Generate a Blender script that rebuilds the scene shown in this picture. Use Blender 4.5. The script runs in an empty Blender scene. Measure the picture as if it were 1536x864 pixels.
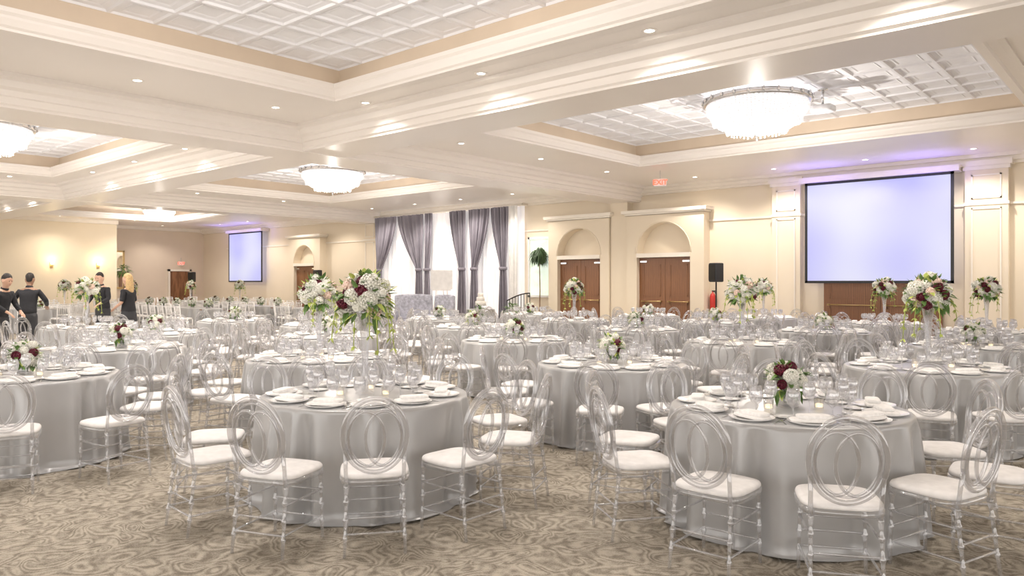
import bpy, math, random
from mathutils import Vector, Matrix
random.seed(7)
S=bpy.context.scene
COL=S.collection
TH=math.radians(41.4); ST,CT=math.sin(TH),math.cos(TH); FPX=1126.0; CH=1.6
def proj(x,y):
    d=-x*ST+y*CT; r=x*CT+y*ST
    return d,(768+FPX*r/d if d>0.3 else -9999)
# ------------------------------------------------------------ materials
MATS={}
def mat(name,col,rough=.5,metal=0,var=.06,scale=6,emis=0,ecol=None,bump=0,spec=.5,sheen=0,coat=0,coord='Object'):
    m=bpy.data.materials.new(name); m.use_nodes=True; nt=m.node_tree; N=nt.nodes; L=nt.links
    b=N['Principled BSDF']; b.inputs['Roughness'].default_value=rough; b.inputs['Metallic'].default_value=metal
    b.inputs['Specular IOR Level'].default_value=spec
    b.inputs['Sheen Weight'].default_value=sheen; b.inputs['Coat Weight'].default_value=coat
    tc=N.new('ShaderNodeTexCoord'); no=N.new('ShaderNodeTexNoise'); no.inputs['Scale'].default_value=scale; no.inputs['Detail'].default_value=3
    L.new(tc.outputs[coord],no.inputs['Vector'])
    cr=N.new('ShaderNodeValToRGB'); cr.color_ramp.elements[0].position=.3; cr.color_ramp.elements[1].position=.7
    cr.color_ramp.elements[0].color=[c*(1-var) for c in col]+[1]; cr.color_ramp.elements[1].color=[min(1,c*(1+var)) for c in col]+[1]
    L.new(no.outputs['Fac'],cr.inputs['Fac']); L.new(cr.outputs['Color'],b.inputs['Base Color'])
    if emis:
        b.inputs['Emission Color'].default_value=list(ecol or col)+[1]; b.inputs['Emission Strength'].default_value=emis
    if bump:
        bu=N.new('ShaderNodeBump'); bu.inputs['Strength'].default_value=bump; bu.inputs['Distance'].default_value=.02
        L.new(no.outputs['Fac'],bu.inputs['Height']); L.new(bu.outputs['Normal'],b.inputs['Normal'])
    MATS[name]=m; return m
def clear(name,tint,base,edge,dif,gcol=(1,1,1)):
    m=bpy.data.materials.new(name); m.use_nodes=True; nt=m.node_tree; N=nt.nodes; L=nt.links
    N.remove(N['Principled BSDF']); out=N['Material Output']
    tr=N.new('ShaderNodeBsdfTransparent'); tr.inputs[0].default_value=list(tint)+[1]
    gl=N.new('ShaderNodeBsdfGlossy'); gl.inputs['Roughness'].default_value=.06; gl.inputs[0].default_value=list(gcol)+[1]
    df=N.new('ShaderNodeBsdfDiffuse'); df.inputs[0].default_value=(.86,.86,.88,1)
    lw=N.new('ShaderNodeLayerWeight'); lw.inputs['Blend'].default_value=.38
    no=N.new('ShaderNodeTexNoise'); no.inputs['Scale'].default_value=30
    ad=N.new('ShaderNodeMath'); ad.operation='MULTIPLY_ADD'; ad.inputs[1].default_value=.12; ad.inputs[2].default_value=base
    L.new(no.outputs['Fac'],ad.inputs[0])
    ed=N.new('ShaderNodeMath'); ed.operation='MULTIPLY'; ed.inputs[1].default_value=edge; L.new(lw.outputs['Facing'],ed.inputs[0])
    mx=N.new('ShaderNodeMath'); mx.operation='MAXIMUM'; L.new(ed.outputs[0],mx.inputs[0]); L.new(ad.outputs[0],mx.inputs[1])
    m1=N.new('ShaderNodeMixShader'); m1.inputs[0].default_value=dif; L.new(gl.outputs[0],m1.inputs[1]); L.new(df.outputs[0],m1.inputs[2])
    m2=N.new('ShaderNodeMixShader'); L.new(mx.outputs[0],m2.inputs[0]); L.new(tr.outputs[0],m2.inputs[1]); L.new(m1.outputs[0],m2.inputs[2])
    L.new(m2.outputs[0],out.inputs[0]); MATS[name]=m
clear('acrylic',(.84,.84,.85),.18,.95,.22,(1,1,1))
clear('glass',(.94,.94,.95),.18,.95,.22)
mat('cushion',(.90,.875,.86),.55,scale=20,bump=.05)
mat('satin',(.445,.442,.442),.32,.25,var=.05,scale=3,sheen=.3)
mat('linen_white',(.86,.84,.82),.7)
mat('china',(.92,.91,.90),.15)
mat('napkin',(.93,.91,.89),.8,bump=.1,scale=40)
mat('silver',(.75,.75,.76),.2,1)
mat('wall_cream',(.78,.68,.535),.6,var=.02,scale=1)
mat('wall_yellow',(.79,.69,.53),.6,var=.02,scale=1)
mat('wall_brown',(.72,.61,.49),.6,var=.03,scale=1)
mat('trim_cream',(.83,.765,.67),.4,var=.02)
mat('soffit',(.87,.815,.76),.35,var=.015,scale=1)
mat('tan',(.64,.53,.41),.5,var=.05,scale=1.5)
mat('tin',(.86,.86,.89),.65,var=.02,scale=3,spec=.3)
mat('cove',(1,1,1),.5,emis=1.6,ecol=(1,.90,.78))
mat('black',(.015,.015,.017),.5)
mat('iron',(.03,.028,.025),.4,.6)
mat('red',(.55,.03,.02),.4)
mat('lips',(.45,.16,.12),.5)
mat('w_petal',(.92,.90,.82),.6,var=.08,scale=30)
mat('b_petal',(.13,.008,.025),.55,var=.3,scale=30)
mat('p_petal',(.90,.70,.60),.6,var=.1,scale=30)
mat('leaf',(.12,.22,.055),.5,var=.35,scale=12)
mat('leaf_dark',(.04,.085,.03),.5,var=.35,scale=12)
mat('lime',(.45,.52,.12),.5,var=.2,scale=12)
mat('gold',(.70,.52,.25),.3,1)
mat('gray_drape',(.26,.24,.28),.6,var=.08,scale=4)
mat('gray_uph',(.42,.42,.48),.7,var=.3,scale=14)
mat('sheer',(.90,.87,.87),.7,emis=.3,ecol=(1,.97,.97))  # faint emission stands in for daylight through the cloth
mat('bulb',(1,1,1),.5,emis=14,ecol=(1,.95,.86))
mat('crystal',(.90,.89,.91),.12,var=.12,scale=40,emis=.35,ecol=(1,.95,.93))
mat('bowl',(.95,.94,.95),.3,var=.05,scale=10,emis=.9,ecol=(1,.95,.92))
mat('candle',(.95,.9,.8),.5,emis=2,ecol=(1,.75,.4))
mat('sconce',(1,.9,.7),.5,emis=8,ecol=(1,.8,.5))
mat('daylight',(1,1,1),.5,emis=2.6,ecol=(.93,.95,1))
mat('garden_view',(.5,.6,.4),.5,var=.4,scale=3,emis=.7,ecol=(.80,.88,.84))
mat('skin',(.62,.38,.27),.5); mat('skin_dark',(.34,.19,.12),.5)
mat('hair_black',(.02,.015,.012),.6,bump=.5,scale=60); mat('hair_blonde',(.62,.42,.20),.5,var=.2,scale=40,bump=.4)
mat('cloth_black',(.018,.018,.022),.8,bump=1,scale=9); mat('cloth_charcoal',(.04,.04,.045),.8,bump=1,scale=9)
mat('projector',(.8,.8,.82),.4); mat('lens',(.2,.25,.5),.1,emis=2,ecol=(.5,.6,1))
mat('mirror',(.85,.85,.85),.03,1)
mat('pot',(.35,.22,.14),.6); mat('cake',(.9,.86,.8),.5)
mat('exit_red',(.8,.05,.03),.5,emis=3,ecol=(1,.08,.04))
mat('pearl',(.83,.82,.80),.25,var=.04,scale=.8)
def wood():
    m=mat('wood',(.32,.14,.05),.35); N=m.node_tree.nodes; L=m.node_tree.links
    w=N.new('ShaderNodeTexWave'); w.inputs['Scale'].default_value=3; w.inputs['Distortion'].default_value=6; w.inputs['Detail'].default_value=3
    mp=N.new('ShaderNodeMapping'); mp.inputs['Scale'].default_value=(3,3,.4)
    tc=[n for n in N if n.type=='TEX_COORD'][0]; L.new(tc.outputs['Object'],mp.inputs[0]); L.new(mp.outputs[0],w.inputs[0])
    cr=[n for n in N if n.type=='VALTORGB'][0]; cr.color_ramp.elements[0].color=(.17,.07,.028,1); cr.color_ramp.elements[1].color=(.29,.13,.055,1)
    cr.color_ramp.elements[0].position=.1; cr.color_ramp.elements[1].position=.9
    L.new(w.outputs['Fac'],cr.inputs['Fac'])
wood()
def carpet():
    m=bpy.data.materials.new('carpet'); m.use_nodes=True; N=m.node_tree.nodes; L=m.node_tree.links; b=N['Principled BSDF']
    b.inputs['Roughness'].default_value=.95; b.inputs['Specular IOR Level'].default_value=.1
    g=N.new('ShaderNodeNewGeometry')
    def noise(sc,de,di=0):
        n=N.new('ShaderNodeTexNoise'); n.inputs['Scale'].default_value=sc; n.inputs['Detail'].default_value=de; n.inputs['Distortion'].default_value=di; L.new(g.outputs['Position'],n.inputs['Vector']); return n.outputs['Fac']
    def math_(op,a,b_,c=None):
        n=N.new('ShaderNodeMath'); n.operation=op
        for i,v in enumerate((a,b_,c)):
            if v is None: continue
            if isinstance(v,(int,float)): n.inputs[i].default_value=v
            else: L.new(v,n.inputs[i])
        return n.outputs[0]
    n1=noise(4.0,.4,.9); si=math_('SINE',math_('MULTIPLY',n1,66),0)
    blot=math_('MULTIPLY_ADD',noise(14,2),5.0,-2.5); fib=math_('MULTIPLY_ADD',noise(110,2),3.8,-1.9)
    s=math_('ADD',math_('ADD',math_('MULTIPLY',si,.85),blot),fib)
    mr=N.new('ShaderNodeMapRange'); mr.inputs['From Min'].default_value=-1.4; mr.inputs['From Max'].default_value=1.2; L.new(s,mr.inputs['Value'])
    cr=N.new('ShaderNodeValToRGB'); cr.color_ramp.elements[0].color=(.235,.205,.165,1); cr.color_ramp.elements[1].color=(.52,.465,.385,1)
    L.new(mr.outputs[0],cr.inputs['Fac']); L.new(cr.outputs['Color'],b.inputs['Base Color'])
    MATS['carpet']=m
carpet()
def screenmat():
    m=bpy.data.materials.new('screen_picture'); m.use_nodes=True; N=m.node_tree.nodes; L=m.node_tree.links; b=N['Principled BSDF']
    tc=N.new('ShaderNodeTexCoord'); no=N.new('ShaderNodeTexNoise'); no.inputs['Scale'].default_value=.6; no.inputs['Detail'].default_value=0
    L.new(tc.outputs['Object'],no.inputs['Vector'])
    cr=N.new('ShaderNodeValToRGB'); cr.color_ramp.elements[0].position=.3; cr.color_ramp.elements[1].position=.75
    cr.color_ramp.elements[0].color=(.55,.55,1,1); cr.color_ramp.elements[1].color=(.84,.85,1,1)
    L.new(no.outputs['Fac'],cr.inputs['Fac']); L.new(cr.outputs['Color'],b.inputs['Emission Color']); b.inputs['Emission Strength'].default_value=.86
    b.inputs['Base Color'].default_value=(.08,.08,.10,1); b.inputs['Roughness'].default_value=.9
    MATS['screen_picture']=m
screenmat()
# ------------------------------------------------------------ geometry builder
class G:
    def __init__(s): s.v=[];s.f=[];s.m=[];s.s=[]
    def add(s,v,f,m,sm=True):
        o=len(s.v); s.v+= [tuple(p) for p in v]
        for q in f: s.f.append(tuple(i+o for i in q)); s.m.append(m); s.s.append(sm)
        return s
    def merge(s,g,M=None):
        o=len(s.v); s.v+= [tuple(M@Vector(p)) for p in g.v] if M else g.v
        s.f+=[tuple(i+o for i in q) for q in g.f]; s.m+=g.m; s.s+=g.s; return s
    def mesh(s,name):
        me=bpy.data.meshes.new(name); me.from_pydata(s.v,[],s.f); ms=list(dict.fromkeys(s.m))
        for m in ms: me.materials.append(MATS[m])
        ix={m:i for i,m in enumerate(ms)}
        me.polygons.foreach_set('material_index',[ix[m] for m in s.m]); me.polygons.foreach_set('use_smooth',s.s); me.update(); return me
def box(g,x0,x1,y0,y1,z0,z1,m):
    g.add([(x0,y0,z0),(x1,y0,z0),(x1,y1,z0),(x0,y1,z0),(x0,y0,z1),(x1,y0,z1),(x1,y1,z1),(x0,y1,z1)],
      [(3,2,1,0),(4,5,6,7),(0,1,5,4),(1,2,6,5),(2,3,7,6),(3,0,4,7)],m,False); return g
def rev(g,prof,seg,m,c=(0,0,0),n=2,sx=1,sy=1,cap=True,sm=True):
    V=[];F=[]
    for r,z in prof:
        for i in range(seg):
            a=2*math.pi*i/seg; ca,sa=math.cos(a),math.sin(a)
            if n!=2:
                ca=math.copysign(abs(ca)**(2/n),ca); sa=math.copysign(abs(sa)**(2/n),sa)
            V.append((c[0]+r*sx*ca,c[1]+r*sy*sa,c[2]+z))
    for j in range(len(prof)-1):
        for i in range(seg):
            k=(i+1)%seg; F.append((j*seg+i,j*seg+k,(j+1)*seg+k,(j+1)*seg+i))
    if cap:
        F.append(tuple(range(seg))[::-1]); F.append(tuple(range((len(prof)-1)*seg,len(prof)*seg)))
    g.add(V,F,m,sm); return g
def rbox(g,c,d,m,e=.03,n=6,seg=28):
    hx,hy,hz=d[0]/2,d[1]/2,d[2]/2; pr=[]; 
    for k in range(5):
        a=math.pi/2*k/4; pr.append((1-e/min(hx,hy)*(1-math.sin(a)),-hz+e*(1-math.cos(a))))
    pr=[(.01,-hz)]+pr+[(r,-z) for r,z in pr[::-1]]+[(.01,hz)]
    return rev(g,pr,seg,m,c,n,hx,hy)
def tube(g,pts,r,seg,m,closed=False):
    P=[Vector(p) for p in pts]; n=len(P); V=[];F=[]; prev=None
    for i in range(n):
        if closed: t=P[(i+1)%n]-P[i-1]
        else: t=P[min(i+1,n-1)]-P[max(i-1,0)]
        t.normalize()
        if prev is None:
            u=Vector((0,0,1)) if abs(t.z)<.9 else Vector((0,1,0)); u=(u-t*u.dot(t)).normalized()
        else: u=(prev-t*prev.dot(t)).normalized()
        prev=u; w=t.cross(u); rr=r[i] if isinstance(r,(list,tuple)) else r
        for k in range(seg):
            a=2*math.pi*k/seg; V.append(P[i]+u*(rr*math.cos(a))+w*(rr*math.sin(a)))
    for i in range(n if closed else n-1):
        j=(i+1)%n
        for k in range(seg):
            l=(k+1)%seg; F.append((i*seg+k,i*seg+l,j*seg+l,j*seg+k))
    if not closed: F.append(tuple(range(seg))[::-1]); F.append(tuple(range((n-1)*seg,n*seg)))
    g.add(V,F,m); return g
def turned(g,p0,p1,prof,seg,m):
    p0,p1=Vector(p0),Vector(p1); return tube(g,[p0.lerp(p1,t) for t,_ in prof],[r for _,r in prof],seg,m)
def obj(name,me,loc=(0,0,0),rz=0,parent=None,**kw):
    o=bpy.data.objects.new(name,me); o.location=loc; o.rotation_euler=(0,0,rz); 
    if parent: o.parent=parent
    COL.objects.link(o)
    for k,v in kw.items(): o[k]=v
    return o
def struct(name,g,**kw): return obj(name,g.mesh(name),kind='structure',**kw)
def thing(name,parts,loc,rz,label,cat,group=None,scale=1):
    r=obj(name,None,loc,rz,label=label,category=cat); r.empty_display_size=.1; r.scale=(scale,)*3
    if group: r['group']=group
    for p in parts:
        c=obj(p[0],p[1],parent=r)
        if len(p)>2 and p[2]: c['label']=p[2]
        if len(p)>3: c.matrix_local=p[3]
    return r
# ------------------------------------------------------------ room shell
WY=19.0; HS=4.35
g=G(); box(g,-39,9,-4,WY+.2,-.15,0,'carpet'); struct('floor',g)
g=G(); box(g,-39,9,WY,WY+.2,0,5.2,'wall_cream'); struct('wall_back',g)
g=G(); box(g,-36.2,-36,-4,13.5,0,5.2,'wall_yellow'); box(g,-38.5,-36,13.5,13.7,0,5.2,'wall_yellow'); struct('wall_left',g)
g=G(); box(g,-38.7,-38.5,13.7,WY,0,5.2,'wall_brown'); struct('wall_end',g)
g=G(); box(g,-24,-17,5.2,10.4,0,.02,'pearl'); obj('dance_floor',g.mesh('dance_floor'),label='glossy white dance floor laid over the carpet',category='dance floor')
colsx=[(-33.5,-26.6),(-21.4,-14.6),(-9.3,-1.7),(3.0,8.4)]; rowsy=[(1.0,6.6),(9.6,15.0)]
xb=[-38.6]+[v for c in colsx for v in c]+[9]; yb=[-4]+[v for c in rowsy for v in c]+[WY]
g=G()
for i in range(len(xb)-1):
    for j in range(len(yb)-1):
        if i%2==1 and j%2==1: continue
        g.add([(xb[i],yb[j],HS),(xb[i+1],yb[j],HS),(xb[i+1],yb[j+1],HS),(xb[i],yb[j+1],HS)],[(3,2,1,0)],'soffit',False)
box(g,-39,9,-4,WY,5.2,5.3,'soffit')
struct('ceiling',g)
def sweep_rect(g,x0,x1,y0,y1,prof,m):
    V=[]
    for o,z in prof: V+=[(x0-o,y0-o,z),(x1+o,y0-o,z),(x1+o,y1+o,z),(x0-o,y1+o,z)]
    F=[]
    for j in range(len(prof)-1):
        for k in range(4):
            l=(k+1)%4; F.append((j*4+k,j*4+l,j*4+4+l,j*4+4+k))
    g.add(V,F,m,False)
ZT=4.84; tn=0
for (x0,x1) in colsx:
    for (y0,y1) in rowsy:
        tn+=1
        g=G(); sweep_rect(g,x0,x1,y0,y1,[(.28,HS),(.28,4.32),(.22,4.30),(.12,4.30),(.10,4.27),(.0,4.27),(.0,4.30),(-.03,4.32),(-.06,4.39),(-.06,4.42),(-.09,4.45),(-.09,4.50),(-.05,4.50),(-.04,4.48),(.22,4.48)],'soffit')
        sweep_rect(g,x0,x1,y0,y1,[(-.02,4.485),(.04,4.485)],'cove')
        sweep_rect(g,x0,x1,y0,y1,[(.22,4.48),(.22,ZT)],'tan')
        struct('trim_%d'%tn,g)
        g=G(); X0,X1,Y0,Y1=x0-.23,x1+.23,y0-.23,y1+.23; nx=round((X1-X0)/.56); ny=round((Y1-Y0)/.56); dx=(X1-X0)/nx; dy=(Y1-Y0)/ny
        for a in range(nx):
            for b in range(ny):
                cx,cy=X0+dx*(a+.5),Y0+dy*(b+.5); V=[];F=[]; PR=[(1,ZT-.032),(.93,ZT-.032),(.86,ZT-.008),(.62,ZT-.0),(.58,ZT-.008),(.50,ZT-.0)]
                for q,z in PR:
                    h,w=dx/2*q,dy/2*q; V+=[(cx-h,cy-w,z),(cx+h,cy-w,z),(cx+h,cy+w,z),(cx-h,cy+w,z)]
                for j in range(len(PR)-1):
                    for k in range(4): l=(k+1)%4; F.append((j*4+k,j*4+4+k,j*4+4+l,j*4+l))
                e=4*len(PR); F.append((e-1,e-2,e-3,e-4)); g.add(V,F,'tin',False)
        obj('ceiling_tile_panel',g.mesh('ceiling_tile_panel'),kind='structure')
def beam(name,prof,axis,pos,a,b):
    g=G(); full=prof+[(-o,z) for o,z in prof[::-1]]; V=[]
    for o,z in full:
        V+= [(a,pos+o,z),(b,pos+o,z)] if axis=='x' else [(pos+o,a,z),(pos+o,b,z)]
    F=[(2*j,2*j+1,2*j+3,2*j+2) for j in range(len(full)-1)]
    g.add(V,F,'soffit',False); struct(name,g)
bp=[(.80,HS),(.80,4.30),(.68,4.28),(.64,4.20),(.56,4.17),(.54,4.10),(.50,4.09),(.50,4.00),(.46,3.98),(.46,3.95)]
bq=[(.80,HS)]+[(o,z-.012) for o,z in bp[1:]]
beam('trim_20',bp,'x',8.1,-36,9)
beam('trim_21',bq,'y',-12.2,-4,WY); beam('trim_22',bq,'y',-24.2,-4,WY); beam('trim_23',bq,'y',.6,-4,WY)
g=G()
for y,z0,z1 in [(18.72,4.27,4.35),(18.8,4.18,4.27),(18.88,4.12,4.18)]: box(g,-38.5,9,y,WY,z0,z1,'trim_cream')
struct('trim_24',g)
g=G(); box(g,-36,9,18.96,WY,3.26,3.31,'trim_cream'); struct('trim_25',g)
g=G(); box(g,-38.5,9,18.97,WY,0,.15,'trim_cream'); struct('baseboard_back',g)
g=G(); box(g,-36,-35.97,-4,13.5,0,.15,'trim_cream'); struct('baseboard_left',g)
g=G(); box(g,-36,-35.8,-4,13.7,4.2,4.35,'trim_cream'); box(g,-38.5,-38.3,13.7,WY,4.2,4.35,'trim_cream'); struct('trim_26',g)
def pilaster(n,x0,x1,ztop=4.12,yf=18.82,plain=False):
    g=G(); box(g,x0,x1,yf,WY,0,ztop,'wall_cream')
    if not plain:
        box(g,x0-.08,x1+.08,yf-.08,WY,ztop-.02,ztop+.1,'trim_cream'); box(g,x0-.04,x1+.04,yf-.04,WY,ztop-.1,ztop-.02,'trim_cream')
        a,b=x0+.12,x1-.12
        for z0,z1 in [(.3,3.2),(3.4,3.92)]:
            box(g,a,b,yf-.02,yf,z0,z0+.03,'trim_cream'); box(g,a,b,yf-.02,yf,z1-.03,z1,'trim_cream')
            box(g,a,a+.03,yf-.02,yf,z0,z1,'trim_cream'); box(g,b-.03,b,yf-.02,yf,z0,z1,'trim_cream')
        box(g,x0-.02,x1+.02,yf-.02,WY,3.26,3.32,'trim_cream')
    struct('trim_%d'%n,g)
pilaster(30,-7.72,-7.0); pilaster(31,-3.42,-2.62); pilaster(32,-24.6,-23.8); pilaster(33,-12.58,-12.0,4.1,18.72,True); pilaster(34,1.2,2.0)
def portal(n,x0,x1,dx0,dx1,ztop=3.52,zs=2.42):
    g=G(); yf=18.65; xc=(dx0+dx1)/2; r=(dx1-dx0)/2; rz=.86*min(1,r/.85)
    box(g,x0,dx0,yf,WY,0,ztop,'wall_cream'); box(g,dx1,x1,yf,WY,0,ztop,'wall_cream')
    K=20; V=[];F=[]
    for k in range(K+1):
        a=math.pi*k/K; x=xc-r*math.cos(a); z=zs+rz*math.sin(a)
        V+=[(x,yf,z),(x,yf,ztop),(x,WY,z),]
    for k in range(K):
        i=3*k; F+=[(i,i+3,i+4,i+1),(i,i+2,i+5,i+3)]
    g.add(V,F,'wall_cream',False)
    box(g,dx0,dx1,18.62,WY,2.30,2.42,'trim_cream')
    box(g,x0,x1,yf,WY,ztop-.01,ztop,'wall_cream')
    box(g,x0-.05,x1+.05,yf-.05,WY,ztop,ztop+.05,'trim_cream'); box(g,x0-.12,x1+.12,yf-.12,WY,ztop+.05,ztop+.14,'trim_cream')
    tube(g,[(xc-(r+.03)*math.cos(math.pi*k/K),yf-.005,zs+(rz+.03)*math.sin(math.pi*k/K)) for k in range(K+1)],.012,6,'wall_cream')
    struct('trim_%d'%(n+40),g)
    door(n,dx0,dx1,2.30,18.80)
def door(n,x0,x1,zt,y):
    root=obj('door_%d'%n,None,kind='structure'); xm=(x0+x1)/2
    for a,b,h in [(x0,xm-.005,1),(xm+.005,x1,-1)]:
        g=G(); box(g,a,b,y,y+.05,0.01,zt-.01,'wood')
        for z0,z1 in [(.25,1.0),(1.2,2.1)]:
            box(g,a+.14,b-.14,y-.012,y,z0,z0+.03,'wood'); box(g,a+.14,b-.14,y-.012,y,z1-.03,z1,'wood'); box(g,a+.14,a+.17,y-.012,y,z0,z1,'wood'); box(g,b-.17,b-.14,y-.012,y,z0,z1,'wood')
        l=obj('door_leaf',g.mesh('door_leaf'),parent=root)
        g=G(); tube(g,[(a+.1,y-.07,1.05),(b-.1,y-.07,1.05)],.014,8,'gold'); box(g,a+.1,a+.15,y-.07,y,1.03,1.07,'gold'); box(g,b-.15,b-.1,y-.07,y,1.03,1.07,'gold')
        obj('push_bar',g.mesh('push_bar'),parent=l)
        g=G(); xx=a+.06 if h==1 else b-.28; box(g,xx,xx+.22,y-.06,y,zt-.14,zt-.09,'silver'); obj('door_closer',g.mesh('door_closer'),parent=l)
portal(1,-11.98,-9.53,-11.64,-9.94); portal(2,-14.9,-12.6,-14.54,-12.92); portal(3,-29.8,-27.4,-29.4,-27.85)
door(4,-6.45,-3.87,2.25,18.9)
root=obj('door_5',None,kind='structure'); g=G(); box(g,-38.5,-38.44,17.2,18.2,0,2.15,'wood'); 
for y in (17.1,18.2): box(g,-38.5,-38.4,y,y+.1,0,2.25,'trim_cream')
box(g,-38.5,-38.4,17.1,18.3,2.15,2.25,'trim_cream'); obj('door_leaf',g.mesh('door_leaf'),parent=root)
# ------------------------------------------------------------ window with drapes
root=obj('window_1',None,kind='structure'); g=G()
box(g,-23.2,-16.3,18.95,18.99,.8,4.0,'daylight'); obj('window_pane',g.mesh('window_pane'),parent=root)
g=G()
for i in range(10): x=-23.2+i*6.9/9; box(g,x-.05,x+.05,18.9,18.97,.8,4.0,'trim_cream')
for z in (.75,2.9,4.0): box(g,-23.2,-16.3,18.9,18.97,z,z+.08,'trim_cream')
obj('window_frame',g.mesh('window_frame'),parent=root)
def drape(xt0,xt1,xm0,xm1,xb0,xb1,zt,zm,zb,y,m,pl,amp,nz=24):
    g=G(); nx=int(pl*8); V=[];F=[]
    for j in range(nz+1):
        z=zt+(zb-zt)*j/nz
        if z>zm: t=((zt-z)/(zt-zm)) ; t=t**1.6; a=xt0+(xm0-xt0)*t; b=xt1+(xm1-xt1)*t
        else: t=(zm-z)/(zm-zb); t=t**.7; a=xm0+(xb0-xm0)*t; b=xm1+(xb1-xm1)*t
        for i in range(nx+1):
            u=i/nx; ph=u*pl*2*math.pi
            V.append((a+(b-a)*u+.02*math.sin(ph*.5),y+amp*math.sin(ph)+amp*.4*math.sin(ph*.37+j*.1),z))
    for j in range(nz):
        for i in range(nx): k=j*(nx+1)+i; F.append((k,k+1,k+nx+2,k+nx+1))
    g.add(V,F,m); return g
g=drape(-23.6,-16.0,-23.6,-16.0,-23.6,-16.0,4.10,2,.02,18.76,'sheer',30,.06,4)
obj('sheer_curtain',g.mesh('sheer_curtain'),label='long white sheer curtain over the window, its own glow standing in for daylight',category='curtain')
for (a,b,m0,m1) in [(-23.5,-22.2,-23.4,-23.1),(-22.15,-20.7,-21.05,-20.8),(-20.6,-20.2,-20.55,-20.4),(-19.3,-18.5,-18.8,-18.55),(-18.34,-17.35,-18.2,-17.95),(-17.3,-16.5,-16.85,-16.6)]:
    g=drape(a,b,m0,m1,m0-.1,m1+.1,4.1,2.05,.03,18.52,'gray_drape',6,.06)
    t=G(); rev(t,[(.16,-.05),(.17,0),(.16,.05)],14,'gray_drape',((m0+m1)/2,18.52,2.05),sy=.6)
    thing('drape',[('drape_panel',g.mesh('drape_panel')),('tieback',t.mesh('tieback'))],(0,0,0),0,'charcoal gray drape gathered with a tieback over white sheers','drape','gray window drapes')
g=drape(-16.42,-16.02,-16.42,-16.02,-16.42,-16.02,4.1,2,.02,18.45,'linen_white',5,.04,4)
obj('white_drape',g.mesh('white_drape'),label='narrow white drape hanging at the end of the window',category='drape')
g=G(); tube(g,[(-23.8,18.6,4.15),(-15.95,18.6,4.15)],.03,8,'trim_cream'); box(g,-23.8,-23.7,18.6,WY,4.11,4.19,'trim_cream'); box(g,-16.05,-15.95,18.6,WY,4.11,4.19,'trim_cream')
obj('curtain_rod',g.mesh('curtain_rod'),label='cream curtain rod above the draped window',category='curtain rod')
root=obj('window_2',None,kind='structure'); g=G(); box(g,-15.9,-15.05,18.95,18.99,1.15,3.0,'garden_view'); obj('window_pane',g.mesh('window_pane'),parent=root)
g=G()
for x in (-15.97,-15.05): box(g,x,x+.07,18.9,WY,1.1,3.07,'linen_white')
for z in (1.1,3.0): box(g,-15.97,-14.98,18.9,WY,z,z+.07,'linen_white')
obj('window_frame',g.mesh('window_frame'),parent=root)
# ------------------------------------------------------------ projection screens
def screen(x0,x1,z0,z1,y):
    g=G(); box(g,x0+.06,x1-.06,y,y+.02,z0+.06,z1-.06,'screen_picture')
    b=G(); box(b,x0,x0+.06,y-.01,y+.03,z0,z1,'black'); box(b,x1-.06,x1,y-.01,y+.03,z0,z1,'black'); box(b,x0,x1,y-.01,y+.03,z0,z0+.06,'black'); box(b,x0,x1,y-.01,y+.03,z1-.06,z1,'black')
    c=G(); box(c,x0-.12,x1+.12,y-.12,y+.32,z1,z1+.13,'trim_cream')
    thing('projection_screen',[('screen_surface',g.mesh('screen_surface')),('screen_border',b.mesh('screen_border')),('housing',c.mesh('housing'))],(0,0,0),0,'wide projection screen glowing lavender with a thin black border','screen','projection screens')
screen(-6.82,-3.6,1.57,4.02,18.66); screen(-35.2,-32.1,1.6,4.0,18.66)
# ------------------------------------------------------------ lights
def lamp(kind,loc,e,col=(1,.92,.83),rad=.05,**kw):
    l=bpy.data.lights.new('light',kind); l.energy=e; l.color=col
    if kind!='AREA': l.shadow_soft_size=rad
    for k,v in kw.items(): setattr(l,k,v)
    o=bpy.data.objects.new('lamp_light',l); o.location=loc; COL.objects.link(o); return o
dg=G(); rev(dg,[(.001,-.002),(.055,-.002)],16,'bulb',cap=False); dm_b=dg.mesh('bulb_disc')
dg=G(); rev(dg,[(.055,0),(.055,-.008),(.085,-.008),(.09,0)],20,'soffit',cap=False); dm_r=dg.mesh('trim_ring')
DL=[]
for x in (-9.3,-6.85,-4.3,-1.8): DL.append((x,7.15,1))
for y in (2.2,4.3,6.4,10.5,13.0,15.6): DL+=[(-10.6,y,1)]
for x in (-1.0,-3.1,-5.2,-7.3,-9.4): DL.append((x,17.9,1))
for y in (10.5,13.0,15.6,4.3,6.4): DL.append((-13.5,y,1))
for x in (-15.5,-17.8,-20.1,-22.5,-25.8,-28.5,-31.5,-34): DL.append((x,17.6,1))
for x in (-15.3,-17.8,-20.3,-26.5,-29,-32): DL+=[(x,7.15,1),(x,9.1,0)]
for y in (3,6,11,14): DL+=[(-22.7,y,1),(-25.6,y,0),(-34.8,y,1)]
DL.append((-37.0,16.2,1))  # added downlight to brighten the otherwise unlit end recess
for x,y,on in DL:
    thing('recessed_downlight',[('bulb',dm_b),('trim_ring',dm_r)],(x,y,HS),0,'small round recessed ceiling downlight glowing warm white','ceiling light','recessed ceiling downlights')
    if on: lamp('SPOT',(x,y,HS-.03),185 if x>-34 else 120,spot_size=math.radians(136),spot_blend=.6,rad=.06)
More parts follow.
